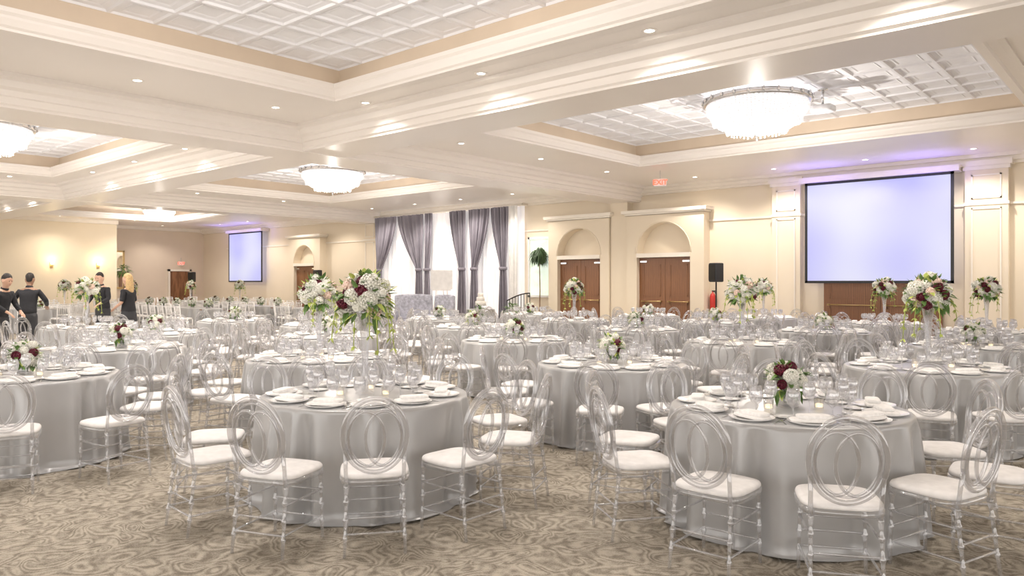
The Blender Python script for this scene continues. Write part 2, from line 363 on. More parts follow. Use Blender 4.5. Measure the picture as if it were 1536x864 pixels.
def chandelier():
    rim=G(); rev(rim,[(.80,.0),(.86,.0),(.90,.03),(.88,.07),(.90,.10),(.84,.12),(.80,.08),(.80,0)],48,'silver',cap=False)
    for i in range(24):
        a=2*math.pi*i/24; rev(rim,[(.001,-.04),(.025,-.02),(.02,.02),(.025,.04),(.001,.07)],8,'silver',(.9*math.cos(a),.9*math.sin(a),.06))
    bk=G()
    def bead(c,r):
        bk.add([(c[0],c[1],c[2]-r),(c[0]+r,c[1],c[2]),(c[0],c[1]+r,c[2]),(c[0]-r,c[1],c[2]),(c[0],c[1]-r,c[2]),(c[0],c[1],c[2]+r)],[(0,2,1),(0,3,2),(0,4,3),(0,1,4),(5,1,2),(5,2,3),(5,3,4),(5,4,1)],'crystal',False)
    for i in range(84):
        a=2*math.pi*i/84
        for j in range(20):
            t=j/19; q=t*math.pi/2; r=.80*math.cos(q)**.75+.02; z=-.46*math.sin(q)+.02-.03*abs(math.sin(a*6))
            if r<.12 and i%4: continue
            bead((r*math.cos(a),r*math.sin(a),z),.022)
    for R,z0,nn in [(.84,-.02,84),(.73,-.21,64),(.5,-.37,44)]:
        for i in range(nn):
            a=2*math.pi*i/nn
            for k in range(3): bead((R*math.cos(a),R*math.sin(a),z0-.035*k-.03*abs(math.sin(a*6))),.02)
    inn=G(); rev(inn,[(.74,.03),(.69,-.12),(.55,-.25),(.33,-.36),(.01,-.40)],32,'bowl',cap=False)
    fin=G(); rev(fin,[(.01,-.60),(.03,-.57),(.015,-.54),(.05,-.51),(.02,-.46)],12,'silver')
    rod=G(); rev(rod,[(.02,.08),(.02,.18),(.12,.185),(.14,.20)],14,'silver')
    for i in range(3):
        a=2*math.pi*i/3; tube(rod,[(.84*math.cos(a),.84*math.sin(a),.10),(.05*math.cos(a),.05*math.sin(a),.17)],.01,6,'silver')
    return [('rim',rim.mesh('rim')),('crystal_basket',bk.mesh('crystal_basket')),('inner_bowl',inn.mesh('inner_bowl')),('finial',fin.mesh('finial')),('rod',rod.mesh('rod'))]
CP=chandelier()
for x,y,sc in [(-5.35,12.4,1),(-17.6,12.4,1),(-17.6,4.2,1),(-32.3,14.0,.75)]:
    thing('chandelier',CP,(x,y,4.62),0,'large round crystal basket chandelier with silver rim, lit','chandelier','crystal ceiling chandeliers',sc)
    lamp('POINT',(x,y,4.68),35,rad=.05,col=(1,.95,.9)); lamp('POINT',(x,y,3.80),200,rad=.02,col=(1,.93,.86))
lamp('POINT',(-5.6,3.2,4.3),190,rad=.15,col=(1,.93,.87))
for xx in (-5.2,-33.6):
    for dx in (-1.1,1.1): lamp('SPOT',(xx+dx,18.0,3.3),55,col=(.28,.22,1),rad=.1,spot_size=2.8,spot_blend=1).rotation_euler=(math.radians(160),0,0)  # spots added without fixtures for the violet glow on the soffit
w=bpy.data.worlds.new('World'); S.world=w; w.use_nodes=True; bg=w.node_tree.nodes['Background']; bg.inputs[0].default_value=(1,.955,.91,1); bg.inputs[1].default_value=1.95
# ------------------------------------------------------------ chair
def chair_parts(seg,ov):
    A='acrylic'; seat=G(); rev(seat,[(.02,.438),(.93,.438),(1,.446),(1,.458),(.97,.468),(.85,.476),(.4,.480),(.02,.480)],28 if seg>6 else 16,'cushion',(0,.01,0),4,.205,.205)
    fr=G(); rev(fr,[(.9,.405),(1,.41),(1,.438),(.9,.438)],24 if seg>6 else 16,A,(0,.01,0),4,.21,.21,cap=False)
    def yb(z): return -.195-(z-.45)*.17
    bk=G()
    def oval(cx,cz,a,b,r,n):
        tube(bk,[(cx+a*math.cos(2*math.pi*k/n),yb(cz+b*math.sin(2*math.pi*k/n)),cz+b*math.sin(2*math.pi*k/n)) for k in range(n)],r,seg,A,True)
    oval(0,.705,.185,.222,.0155,ov); oval(0,.705,.152,.192,.0075,ov)
    oval(-.05,.685,.105,.165,.0105,ov); oval(.05,.685,.105,.165,.0105,ov)
    for s in (-1,1): tube(bk,[(s*.165,-.19,.40),(s*.168,yb(.5),.5),(s*.172,yb(.62),.62)],.012,seg,A)
    prof=[(0,.016),(.03,.018),(.12,.012),(.20,.011),(.22,.017),(.25,.017),(.27,.011),(.45,.011),(.47,.017),(.50,.017),(.52,.011),(.70,.010),(.72,.015),(.75,.015),(.77,.010),(1,.010)]
    if seg<=6: prof=prof[::3]+[prof[-1]]
    legs=[]
    for sx,sy in ((-1,1),(1,1),(-1,-1),(1,-1)):
        l=G(); turned(l,(sx*.165,.175 if sy>0 else -.185,.41),(sx*.175,.180 if sy>0 else -.235,0),prof,seg,A); legs.append(l)
    st=G()
    for z in (.13,.22,.30):
        f=lambda a:(1-z/.41)*a
        for s in (-1,1):
            if z!=.22: tube(st,[(s*(.165+f(.01)),.175+f(.005),z),(s*(.165+f(.01)),-.185-f(.05),z)],.007,max(4,seg-2),A)
        tube(st,[(-.165,.178,z),(.165,.178,z)],.007,max(4,seg-2),A)
        if z!=.30: tube(st,[(-.165,-.185-f(.05),z),(.165,-.185-f(.05),z)],.007,max(4,seg-2),A)
    return seat,fr,bk,legs,st
seat,fr,bk,legs,st=chair_parts(8,36)
P_CH=[('seat_cushion',seat.mesh('seat_cushion'),'white padded seat cushion'),('seat_frame',fr.mesh('seat_frame')),('backrest',bk.mesh('backrest')),('stretchers',st.mesh('stretchers'))]+[('leg',l.mesh('leg')) for l in legs]
def whole(p):
    s,f,b,l,t=p; g=G(); [g.merge(q) for q in [s,f,b,t]+l]; return g
M_CH=whole(chair_parts(5,20)).mesh('chair_far')
CLAB='clear acrylic oval-back chair with white seat cushion at a round table'
g=G(); rev(g,[(.02,.43),(.98,.43),(1,.46),(.95,.48),(.02,.485)],16,'linen_white',(0,0,0),5,.2,.2)
for s in (-1,1):
    tube(g,[(s*.18,.18,0),(s*.18,.18,.44)],.014,6,'linen_white'); tube(g,[(s*.18,-.21,0),(s*.18,-.18,.45),(s*.19,-.24,.92)],.014,6,'linen_white')
for z in (.91,.85,.58): tube(g,[(-.19,-.18-(z-.45)*.13,z),(.19,-.18-(z-.45)*.13,z)],.012,6,'linen_white')
for k in range(5): x=-.12+.06*k; tube(g,[(x,-.2,.58),(x,-.235,.85)],.008,5,'linen_white')
for z in (.15,.28):
    for s in (-1,1): tube(g,[(s*.18,.18,z),(s*.18,-.2,z)],.008,5,'linen_white')
    tube(g,[(-.18,.18,z),(.18,.18,z)],.008,5,'linen_white')
M_WC=g.mesh('white_chair')
# ------------------------------------------------------------ cloth
def cloth(seed,m,R=.775,n=2,sx=1,sy=1,H=.752,seg=200,nf=16):
    rnd=random.Random(seed); ph=[rnd.uniform(0,6.28) for _ in range(6)]; V=[];F=[]
    def fold(a):
        w=a+.12*math.sin(3*a+ph[0])+.07*math.sin(7*a+ph[1])
        q=math.sin(nf*w+ph[2]); q=abs(.5+.5*q)**1.7*2-1
        return .8*q+.28*math.sin((nf*1.6//1)*w+ph[3])+.25*math.sin(5*w+ph[4])
    rings=[(.0,H,0,0),(.5,H,0,0),(.9,H,0,0),(.975,H,0,0),(.995,H-.006,0,0),(1.0,H-.03,0,.006)]
    for k in range(1,14):
        t=k/13; z=(H-.03)*(1-t)+.035*t; rings.append((1.0,z,.025*t,.006+.066*t**.55))
    rings+=[(1.0,.02,.04,.055),(1.0,.012,.065,.045)]
    for i,(q,z,fl,am) in enumerate(rings):
        for s in range(seg):
            a=2*math.pi*s/seg; ca,sa=math.cos(a),math.sin(a)
            if n!=2: ca=math.copysign(abs(ca)**(2/n),ca); sa=math.copysign(abs(sa)**(2/n),sa)
            f=fold(a); e=fl+am*f; zz=z+(0.012*f if z<.03 else 0)
            V.append((R*q*sx*ca+e*math.cos(a),R*q*sy*sa+e*math.sin(a),max(.004,zz)))
    for j in range(len(rings)-1):
        for s in range(seg): k=(s+1)%seg; F.append((j*seg+s,j*seg+k,(j+1)*seg+k,(j+1)*seg+s)[::-1])
    g=G(); g.add(V,F,m); return g
TT=G(); rev(TT,[(.02,.71),(.70,.71),(.71,.72),(.71,.735),(.02,.735)],32,'wood'); M_TT=TT.mesh('tabletop')
PD=G(); rev(PD,[(.3,0),(.3,.03),(.06,.06),(.05,.65),(.2,.71)],16,'iron'); M_PD=PD.mesh('pedestal')
M_CL=[cloth(i,'satin',nf=15+i).mesh('tablecloth') for i in range(5)]
M_CW=[cloth(9,'linen_white',nf=15,seg=96).mesh('tablecloth')]
# ------------------------------------------------------------ tableware
g=G(); rev(g,[(.001,.006),(.09,.004),(.10,.008),(.135,.018),(.14,.020),(.135,.014),(.1,.0),(.001,0)],28,'china',cap=False); M_PL=g.mesh('dinner_plate')
g=G(); rev(g,[(.001,.004),(.055,.004),(.075,.011),(.072,.007),(.001,0)],20,'china',cap=False); M_BP=g.mesh('bread_plate')
g=G(); rbox(g,(0,0,.014),(.25,.11,.022),'napkin',.009,5,20); rbox(g,(.015,.006,.034),(.20,.09,.024),'napkin',.008,5,20); M_NP=g.mesh('folded_napkin')
def wg(h,rb,bh,seg):
    g=G(); rev(g,[(.034,0),(.034,.003),(.008,.008),(.004,.02),(.004,h-bh-.01),(.01,h-bh),(rb*.75,h-bh+.02),(rb,h-bh*.55),(rb*.97,h-bh*.3),(rb*.8,h),(rb*.77,h),(rb*.93,h-bh*.3),(rb*.96,h-bh*.55),(rb*.6,h-bh+.025),(.001,h-bh+.012)],seg,'glass',cap=False); return g
M_W1=wg(.22,.040,.11,14).mesh('wine_glass'); M_W2=wg(.18,.045,.12,14).mesh('water_goblet')
g=G(); rev(g,[(.03,0),(.033,.07),(.03,.07),(.028,.01),(.001,.01)],14,'glass',cap=False); rev(g,[(.001,.012),(.024,.012),(.024,.035),(.001,.035)],10,'candle'); M_VO=g.mesh('votive_candle')
g=G(); box(g,-.004,.004,-.09,.03,0,.003,'silver'); box(g,-.011,.011,.03,.05,0,.003,'silver')
for k in range(4): box(g,-.011+k*.006,-.007+k*.006,.05,.095,0,.003,'silver')
M_FK=g.mesh('fork')
g=G(); box(g,-.005,.005,-.1,.0,0,.004,'silver'); g.add([(-.006,0,.002),(.006,0,.002),(.010,.04,.002),(.008,.09,.002),(-.006,.11,.002)],[(0,1,2,3,4)],'silver',False); M_KN=g.mesh('knife')
# ------------------------------------------------------------ flowers
def bloom(n,R,ps,m,seed,zmin=-.5):
    rnd=random.Random(seed); g=G(); rev(g,[(.001,R*.72)]+[(R*.72*math.sin(a),R*.72*math.cos(a)) for a in (.5,1,1.5,2,2.5)]+[(.001,-R*.7)],10,m,cap=False)
    for i in range(n):
        z=1-(1-zmin)*(i+.5)/n; p=i*2.39996; r=math.sqrt(max(0,1-z*z)); d=Vector((r*math.cos(p),r*math.sin(p),z))
        t=Vector((0,0,1)).cross(d); t=t.normalized() if t.length>.01 else Vector((1,0,0)); t=(Matrix.Rotation(rnd.uniform(-.6,.6),3,d)@t); dn=t.cross(d)
        b=d*R*.6; q=d*R*rnd.uniform(.92,1.08)
        tip=q+dn*ps*.55+d*ps*.1; l=q-t*ps*.5; rr=q+t*ps*.5; m0=q+d*ps*.16
        g.add([b,l,tip,rr,m0],[(0,1,4),(1,2,4),(2,3,4),(3,0,4)],m,False)
    return g
def leafg(g,base,dirv,L,W,m,droop=.3):
    d=Vector(dirv).normalized(); s=d.cross(Vector((0,0,1))); s=s.normalized() if s.length>.01 else Vector((1,0,0)); u=s.cross(d)
    b=Vector(base); p1=b+d*L*.3; p15=b+d*L*.65-Vector((0,0,L*droop*.4)); p2=b+d*L-Vector((0,0,L*droop))
    g.add([b,p1+s*W/2+u*W*.1,p15+s*W*.4,p2,p15-s*W*.4,p1-s*W/2+u*W*.1,p1-u*W*.1,p15-u*W*.1],[(0,1,6),(0,6,5),(1,2,7,6),(6,7,4,5),(2,3,7),(7,3,4)],m,False)
BL={'white_hydrangea':bloom(130,.072,.030,'w_petal',1,-.8),'white_rose':bloom(40,.046,.036,'w_petal',2),'burgundy_dahlia':bloom(60,.046,.030,'b_petal',3),'peach_rose':bloom(34,.048,.038,'p_petal',4)}
BM={k:v.mesh(k) for k,v in BL.items()}
def arrangement(seed,tall):
    rnd=random.Random(seed); R=.155 if tall else .10; zc=.72 if tall else .18; squash=.95
    bl=[]; n=26 if tall else 15
    kinds=['white_hydrangea','burgundy_dahlia','white_rose','peach_rose' if tall else 'white_hydrangea','white_rose','burgundy_dahlia','peach_rose' if tall else 'white_rose','white_hydrangea','white_rose','white_hydrangea']
    for i in range(n):
        z=1-1.65*(i+.5)/n; p=i*2.4+seed; r=math.sqrt(1-z*z); k=kinds[(i*3+seed)%10]
        d=Vector((r*math.cos(p),r*math.sin(p),z*squash)); rr=R*rnd.uniform(.82,1.15)
        M=Matrix.Translation(Vector((0,0,zc))+d*rr)@d.to_track_quat('Z','Y').to_matrix().to_4x4()@Matrix.Scale((1 if tall else .75)*rnd.uniform(.85,1.1),4)
        bl.append((k,M))
    fo=G()
    for i in range(120 if tall else 75):
        z=rnd.uniform(-.8,1); p=rnd.uniform(0,6.28); r=math.sqrt(1-z*z); d=Vector((r*math.cos(p),r*math.sin(p),z))
        b=Vector((0,0,zc))+d*R*1.05; leafg(fo,b,d+Vector((rnd.uniform(-.6,.6),rnd.uniform(-.6,.6),rnd.uniform(-.3,.5))),rnd.uniform(.6,1.1)*(.115 if tall else .08),.048 if tall else .034,'leaf' if rnd.random()<.75 else 'lime',rnd.uniform(0,.5))
    if tall:
        for i in range(6):
            p=rnd.uniform(0,6.28); a=Vector((.16*math.cos(p),.16*math.sin(p),zc-.05)); L=rnd.uniform(.2,.46); pts=[a+Vector((math.cos(p)*.09*t**.5,math.sin(p)*.09*t**.5,-L*t*t+.04*t)) for t in (0,.25,.5,.75,1)]
            tube(fo,pts,.004,4,'lime')
            for q in pts[1:]:
                for s in range(4): leafg(fo,q,(rnd.uniform(-1,1),rnd.uniform(-1,1),-.6),.045,.02,'lime',.2)
    st=G()
    for i in range(6 if tall else 8):
        a=i*.785; z0=.52 if tall else .03
        tube(st,[(.02*math.cos(a),.02*math.sin(a),z0),(.05*math.cos(a+1),.05*math.sin(a+1),zc-.03)],.004,5,'leaf')
    va=G()
    if tall: rev(va,[(.07,0),(.072,.008),(.03,.03),(.022,.08),(.024,.25),(.035,.45),(.06,.60),(.085,.64),(.082,.64),(.056,.60),(.031,.45),(.02,.25),(.018,.09),(.001,.06)],20,'glass',cap=False)
    else: rev(va,[(.055,0),(.06,.005),(.06,.11),(.056,.11),(.056,.012),(.001,.01)],24,'glass',n=6,cap=False)
    parts=[('vase',va.mesh('vase')),('flower_stems',st.mesh('flower_stems')),('foliage',fo.mesh('foliage'))]+[(k,BM[k],None,M) for k,M in bl]
    w=G(); w.merge(va); w.merge(st); w.merge(fo)
    for k,M in bl: w.merge(BL[k],M)
    return parts,w.mesh('flower_arrangement')
AR={}
for s in range(3): AR[('tall',s)]=arrangement(s,True); AR[('low',s)]=arrangement(s+5,False)
TL='tall clear vase holding a ball of white, burgundy and peach flowers'; LL='low glass vase of white and burgundy flowers on a round table'
# ------------------------------------------------------------ tables
TB=[(-4.61,3.54,'tall',14),(-1.97,5.06,'low',1),(-7.86,2.2,'low',46),(-7.16,4.86,'tall',8),(-4.41,6.58,'low',20),(-1.84,8.37,'tall',5),(-10.2,3.94,'low',10),(-9.9,6.9,'low',25),
(-7.25,8.28,'low',0),(-4.53,10.0,'tall',12),(-1.98,11.45,'low',28),(-2.4,15.0,'tall',4),(-4.5,13.2,'low',15),(-4.4,16.4,'tall',8),(-7.2,11.5,'low',30),(-7.2,14.6,'low',3),(-7.3,17.3,'tall',18),
(-9.9,10.1,'low',9),(-9.9,13.3,'tall',22),(-9.9,16.4,'low',30),(-12.6,5.4,'low',11),(-12.6,8.6,'low',2),(-12.6,11.8,'low',26),(-12.6,15,'low',17),(-15.25,5.27,'tall',6),(-15.4,8.3,'low',12),(-15.4,11.6,'low',5)]
CUST={(-4.61,3.54):[14,-15,-50,-84,44,80,118,154,190,228],(-1.97,5.06):[-7,-40,-76,-112,30,60,92,128,164,205],(-7.86,2.2):[60,28,-8,-40,94,128,162,196,230,264]}
CR={(-1.97,5.06,30):1.04,(-7.86,2.2,60):1.34,(-7.86,2.2,28):1.2}
TW=[(-29.9,9.6),(-27.2,8.0),(-24.6,3.9),(-31.6,12.6),(-31.0,3.0),(-32.8,15.6),(-30.0,16.4),(-19.5,3.0),(-21.0,14.2),(-33.6,9.0),(-30.6,6.4)]
TB.sort(key=lambda t:proj(t[0],t[1])[0])
ngl=0; rest=G(); lowg=wg(.2,.038,.1,6); placed=[]; nch=0
for ti,(x,y,fl,ph) in enumerate(TB):
    d,px=proj(x,y); b0=math.atan2(-CT,ST)
    thing('banquet_table',[('tabletop',M_TT),('pedestal',M_PD),('tablecloth',M_CL[ti%5],'floor-length silver gray satin tablecloth')],(x,y,0),random.uniform(0,6),'round banquet table under a floor-length silver satin tablecloth','table','round banquet tables')
    z=.752
    parts,wm=AR[(fl,ti%3)]; lab=TL if fl=='tall' else LL
    if d<11.5: thing('flower_arrangement',parts,(x,y,z),random.uniform(0,6),lab,'flowers','table centerpieces')
    else: obj('flower_arrangement',wm,(x,y,z),random.uniform(0,6),label=lab,category='flowers',group='table centerpieces')
    for k in range(3):
        if d<12:
            a=random.uniform(0,.5)+k*2.1; obj('votive_candle',M_VO,(x+.2*math.cos(a),y+.2*math.sin(a),z),label='small glass votive candle on the tablecloth',category='candle',group='votive candles')
    cl=CUST.get((x,y))
    for k in range(10):
        a=b0+(math.radians(cl[k]) if cl else math.radians(ph)+k*math.pi/5+random.uniform(-.06,.06)); r=1.11+random.uniform(-.02,.06)
        if cl: r=CR.get((x,y,cl[k]),r)
        cx,cy=x+r*math.cos(a),y+r*math.sin(a); dd,pp=proj(cx,cy)
        if dd>1.5 and -120<pp<1650 and all((cx-p)**2+(cy-q)**2>.19 for p,q in placed):
            placed.append((cx,cy)); nch+=1
            rz=a+math.pi/2+random.uniform(-.12,.12)
            if dd<11: thing('acrylic_chair',P_CH,(cx,cy,0),rz,CLAB,'chair','clear acrylic banquet chairs')
            else: obj('acrylic_chair',M_CH,(cx,cy,0),rz,label=CLAB,category='chair',group='clear acrylic banquet chairs')
        sx,sy=x+.60*math.cos(a),y+.60*math.sin(a); dd,pp=proj(sx,sy)
        if not -60<pp<1600: continue
        obj('dinner_plate',M_PL,(sx,sy,z),0,label='white round dinner plate on satin tablecloth',category='plate',group='dinner plates')
        obj('folded_napkin',M_NP,(sx,sy,z+.007),a+math.pi/2+random.uniform(-.5,.5),label='folded white linen napkin lying on a dinner plate',category='napkin',group='folded napkins')
        if d<10: obj('bread_plate',M_BP,(x+.43*math.cos(a+.33),y+.43*math.sin(a+.33),z),0,label='small white bread plate on satin tablecloth',category='plate',group='bread plates')
        if d<7.6:
            for s,mm,nm in ((-.27,M_FK,'fork'),(.27,M_KN,'knife')):
                ca,sa=math.cos(a+s),math.sin(a+s); obj(nm,mm,(x+.61*ca,y+.61*sa,z+.001),a+math.pi/2,label='silver %s beside a dinner plate'%nm,category='cutlery',group='silver cutlery')
        for s,mm,nm in ((.10,M_W1,'wine_glass'),(-.14,M_W2,'water_goblet')):
            gx,gy=x+.40*math.cos(a+s),y+.40*math.sin(a+s)
            if ngl<300: obj(nm,mm,(gx,gy,z),0,label='clear stemmed %s at a place setting'%nm.replace('_',' '),category='glass',group='stemmed glasses'); ngl+=1
            else: rest.merge(lowg,Matrix.Translation((gx,gy,z)))
print('chairs',nch)
obj('stemware',rest.mesh('stemware'),label='many clear stemmed glasses set on the distant round tables',category='glasses',kind='stuff')
for i,(x,y) in enumerate(TW):
    gray=i in (1,4,8)
    thing('banquet_table',[('tabletop',M_TT),('pedestal',M_PD),('tablecloth',M_CL[i%5] if gray else M_CW[0],'silver tablecloth' if gray else 'white tablecloth')],(x,y,0),i,'round table with floor-length pale tablecloth across the hall','table','pale round tables')
    f='tall' if i in (0,3,4,5,6) else 'low'
    obj('flower_arrangement',AR[(f,i%3)][1],(x,y,.752),i,label=TL if f=='tall' else LL,category='flowers',group='table centerpieces')
    for k in range(8):
        a=i+k*math.pi/4; cx,cy=x+1.12*math.cos(a),y+1.12*math.sin(a); obj('white_chair',M_WC,(cx,cy,0),a+math.pi/2,label='white spindle-back banquet chair',category='chair',group='white banquet chairs')
        obj('dinner_plate',M_PL,(x+.6*math.cos(a),y+.6*math.sin(a),.752),0,label='white round dinner plate on pale tablecloth',category='plate',group='dinner plates')
g=cloth(21,'satin',R=1,n=8,sx=2.6,sy=.42,seg=240,nf=40)
tt=G(); box(tt,-2.5,2.5,-.38,.38,.70,.73,'wood'); 
for sx in (-2.2,2.2):
    for sy in (-.25,.25): box(tt,sx-.02,sx+.02,sy-.02,sy+.02,0,.70,'iron')
ma,mb=tt.mesh('tabletop'),g.mesh('tablecloth')
for hy in (14.2,11.7):
    thing('head_table',[('tabletop',ma),('tablecloth',mb)],(-25.6,hy,0),0,'long rectangular table under silver cloth with white chairs','table','long rectangular tables')
    for k in range(9):
        if k%2==0: obj('flower_arrangement',AR[('low',k%3)][1],(-27.8+.55*k,hy,.752),k,label='low white floral arrangement along the long table',category='flowers',group='head table flowers')
        for s in (-1,1): obj('white_chair',M_WC,(-28+.6*k,hy+s*.88,0),0 if s<0 else math.pi,label='white spindle-back banquet chair',category='chair',group='white banquet chairs')
# ------------------------------------------------------------ lounge corner
def loveseat(x,y,rz,w):
    a=G(); rbox(a,(0,0,.33),(w,.6,.22),'gray_uph',.05); b=G(); rbox(b,(0,-.32,.72),(w+.1,.16,1.0),'gray_uph',.06)
    for i in range(int(w/.2)):
        for j in range(4): rev(b,[(.001,-.01),(.015,0),(.001,.01)],6,'silver',(-w/2+.12+.2*i,-.235,.55+.17*j))
    parts=[('seat',a.mesh('seat')),('backrest',b.mesh('backrest'))]
    for s in (-1,1):
        c=G(); rbox(c,(s*(w/2),0,.42),(.13,.62,.38),'gray_uph',.05); parts.append(('armrest',c.mesh('armrest')))
        for t in (-.22,.22): l=G(); turned(l,(s*(w/2-.08),t,.24),(s*(w/2-.06),t,0),[(0,.03),(.5,.02),(1,.015)],8,'wood'); parts.append(('leg',l.mesh('leg')))
    thing('loveseat' if w>1 else 'armchair',parts,(x,y,0),rz,'gray high-backed tufted %s near the draped window'%('loveseat' if w>1 else 'armchair'),'sofa' if w>1 else 'armchair')
loveseat(-17.7,15.4,math.pi+.7,1.1)
loveseat(-16.5,15.4,math.pi+.2,.6)
g=cloth(31,'satin',R=.45,seg=96,nf=9); thing('cake_table',[('tablecloth',g.mesh('tablecloth'))],(-16.3,17.0,0),0,'small round table with silver satin cloth holding the cake','table')
g=G(); rev(g,[(.2,0),(.2,.02),(.03,.03),(.03,.1),(.2,.11),(.2,.12)],20,'silver'); c=G()
for k,(r,z) in enumerate([(.17,.12),(.13,.25),(.09,.37)]): rev(c,[(r,z),(r,z+.12),(r-.02,z+.13)],24,'cake')
thing('wedding_cake',[('cake_stand',g.mesh('cake_stand')),('cake_tiers',c.mesh('cake_tiers'))],(-16.3,17.0,.752),0,'three-tier white cake on a silver stand','cake')
g=G(); box(g,-.38,.38,-.02,.0,1.35,2.0,'linen_white'); h=G()
for s in (-1,1): tube(h,[(s*.35,-.05,0),(s*.1,.02,2.1)],.018,6,'linen_white')
tube(h,[(0,.5,0),(0,.02,2.0)],.018,6,'linen_white'); box(h,-.32,.32,-.05,.0,1.31,1.35,'linen_white')
thing('easel_sign',[('sign_board',g.mesh('sign_board')),('easel',h.mesh('easel'))],(-18.5,17.4,0),.5,'blank white board standing on a white easel','sign')
g=G()
for k in range(9): x=k*.12; tube(g,[(x,0,0),(x,0,1.0+.25*math.sin(k/8*math.pi/2))],.012,6,'iron')
tube(g,[(k*.12,0,1.0+.25*math.sin(k/8*math.pi/2)) for k in range(9)],.02,8,'iron'); tube(g,[(0,0,.1),(.96,0,.1)],.012,6,'iron')
obj('iron_railing',g.mesh('iron_railing'),(-16.0,17.9,0),0,label='black wrought iron railing beside the curtained window',category='railing')
def plant(x,y,h,r,seed,lab,n=160,droop=.6,lm='leaf'):
    rnd=random.Random(seed); p=G(); rev(p,[(.12,0),(.16,.28),(.17,.3),(.14,.3),(.13,.26),(.001,.26)],18,'pot',cap=False)
    t=G(); tube(t,[(0,0,.25),(.02,.01,h*.5),(0,0,h-r*.6)],[.025,.02,.015],7,'pot'); f=G()
    for i in range(n):
        z=rnd.uniform(-.7,1); a=rnd.uniform(0,6.28); q=math.sqrt(1-z*z); d=Vector((q*math.cos(a),q*math.sin(a),z)); leafg(f,Vector((0,0,h-r*.8))+d*r*rnd.uniform(.3,.8),d,r*.6,r*.14,lm,droop)
    thing('potted_plant',[('pot',p.mesh('pot')),('trunk',t.mesh('trunk')),('foliage',f.mesh('foliage'))],(x,y,0),0,lab,'plant')
plant(-15.25,18.62,2.68,.27,1,'tall weeping topiary tree in a pot before the small window',420,1.3,'leaf_dark')
plant(-14.9,16.9,.95,.3,2,'low leafy green potted plant'); plant(-15.6,16.2,.9,.28,3,'low leafy green potted plant'); plant(-37.3,14.5,2.4,.35,4,'tall leafy potted plant beside the gold mirror')
def speaker(x,y,rz,hz=1.6):
    b=G(); rbox(b,(0,0,hz+.25),(.30,.28,.5),'black',.03,8); gr=G(); box(gr,-.12,.12,.135,.15,hz+.05,hz+.45,'iron')
    s=G(); tube(s,[(0,0,.4),(0,0,hz+.02)],.02,8,'iron')
    for k in range(3): a=k*2.094; tube(s,[(0,0,.55),(.42*math.cos(a),.42*math.sin(a),.012)],.013,6,'iron')
    thing('loudspeaker',[('cabinet',b.mesh('cabinet')),('grille',gr.mesh('grille')),('tripod_stand',s.mesh('tripod_stand'))],(x,y,0),rz,'black loudspeaker on a black tripod stand near the wall','speaker','loudspeakers on stands')
speaker(-9.0,18.3,math.pi-.4); speaker(-36.9,17.6,math.pi+.6); speaker(-26.9,18.2,math.pi)
g=G(); rev(g,[(.07,0),(.075,.02),(.075,.42),(.05,.48),(.02,.5),(.02,.54)],16,'red'); h=G(); tube(h,[(0,0,.54),(.06,0,.54),(.1,0,.45),(.1,0,.2)],.012,6,'black'); box(h,-.02,.1,-.01,.01,.54,.57,'black')
thing('fire_extinguisher',[('cylinder',g.mesh('cylinder')),('hose',h.mesh('hose'))],(-9.40,18.91,.8),0,'red fire extinguisher mounted on the cream wall','fire extinguisher')
def exit_sign(loc,rz,w=.30):
    c=G(); box(c,-w/2,w/2,-.03,.03,-.09,.09,'linen_white'); box(c,-.01,.01,-.01,.01,.09,.30,'silver')
    cu=bpy.data.curves.new('exit_text','FONT'); cu.body='EXIT'; cu.size=.17; cu.extrude=.003; cu.offset=.004; cu.align_x='CENTER'; cu.align_y='CENTER'
    o=bpy.data.objects.new('t',cu); COL.objects.link(o); dgp=bpy.context.evaluated_depsgraph_get(); me=bpy.data.meshes.new_from_object(o.evaluated_get(dgp)); bpy.data.objects.remove(o)
    me.materials.clear(); me.materials.append(MATS['exit_red'])
    M=Matrix.Translation((0,-.034,0))@Matrix.Rotation(math.pi/2,4,'X')
    thing('exit_sign',[('sign_box',c.mesh('sign_box')),('lettering',me,'glowing red EXIT letters',M)],loc,rz,'ceiling sign with red letters reading EXIT','sign','exit signs')
exit_sign((-9.5,16.3,4.05),math.radians(25)); exit_sign((-38.3,17.7,2.55),math.radians(90))
b=G(); rbox(b,(0,0,0),(.36,.30,.11),'projector',.03,6); l=G(); tube(l,[(.1,.14,0),(.1,.18,0)],.03,14,'lens'); r=G(); tube(r,[(0,0,.05),(0,0,.33)],.02,8,'silver'); rev(r,[(.08,.31),(.08,.33)],14,'silver')
thing('projector',[('projector_body',b.mesh('projector_body')),('projector_lens',l.mesh('projector_lens')),('ceiling_mount',r.mesh('ceiling_mount'))],(-4.35,12.7,4.46),0,'white ceiling-mounted projector aimed at the screen','projector')
for y in (11.05,12.9):
    b=G(); box(b,0,.03,-.06,.06,-.15,.1,'gold'); tube(b,[(.03,0,-.05),(.12,0,-.08),(.14,0,0)],.01,6,'gold'); s=G(); rev(s,[(.05,0),(.10,.18),(.09,.18),(.04,.0)],14,'sconce',(.14,0,0),cap=False)
    thing('wall_sconce',[('wall_bracket',b.mesh('wall_bracket')),('lamp_shade',s.mesh('lamp_shade'))],(-36,y,2.35),0,'glowing brass wall sconce on the yellow wall','wall lamp','wall sconces')
    lamp('POINT',(-35.75,y,2.5),12,col=(1,.75,.4),rad=.1)
m=G(); box(m,0,.02,-.42,.42,-.85,.85,'mirror'); f=G()
for a in (-.5,.42): box(f,0,.06,a,a+.08,-.93,.93,'gold')
for z in (-.93,.85): box(f,0,.06,-.5,.5,z,z+.08,'gold')
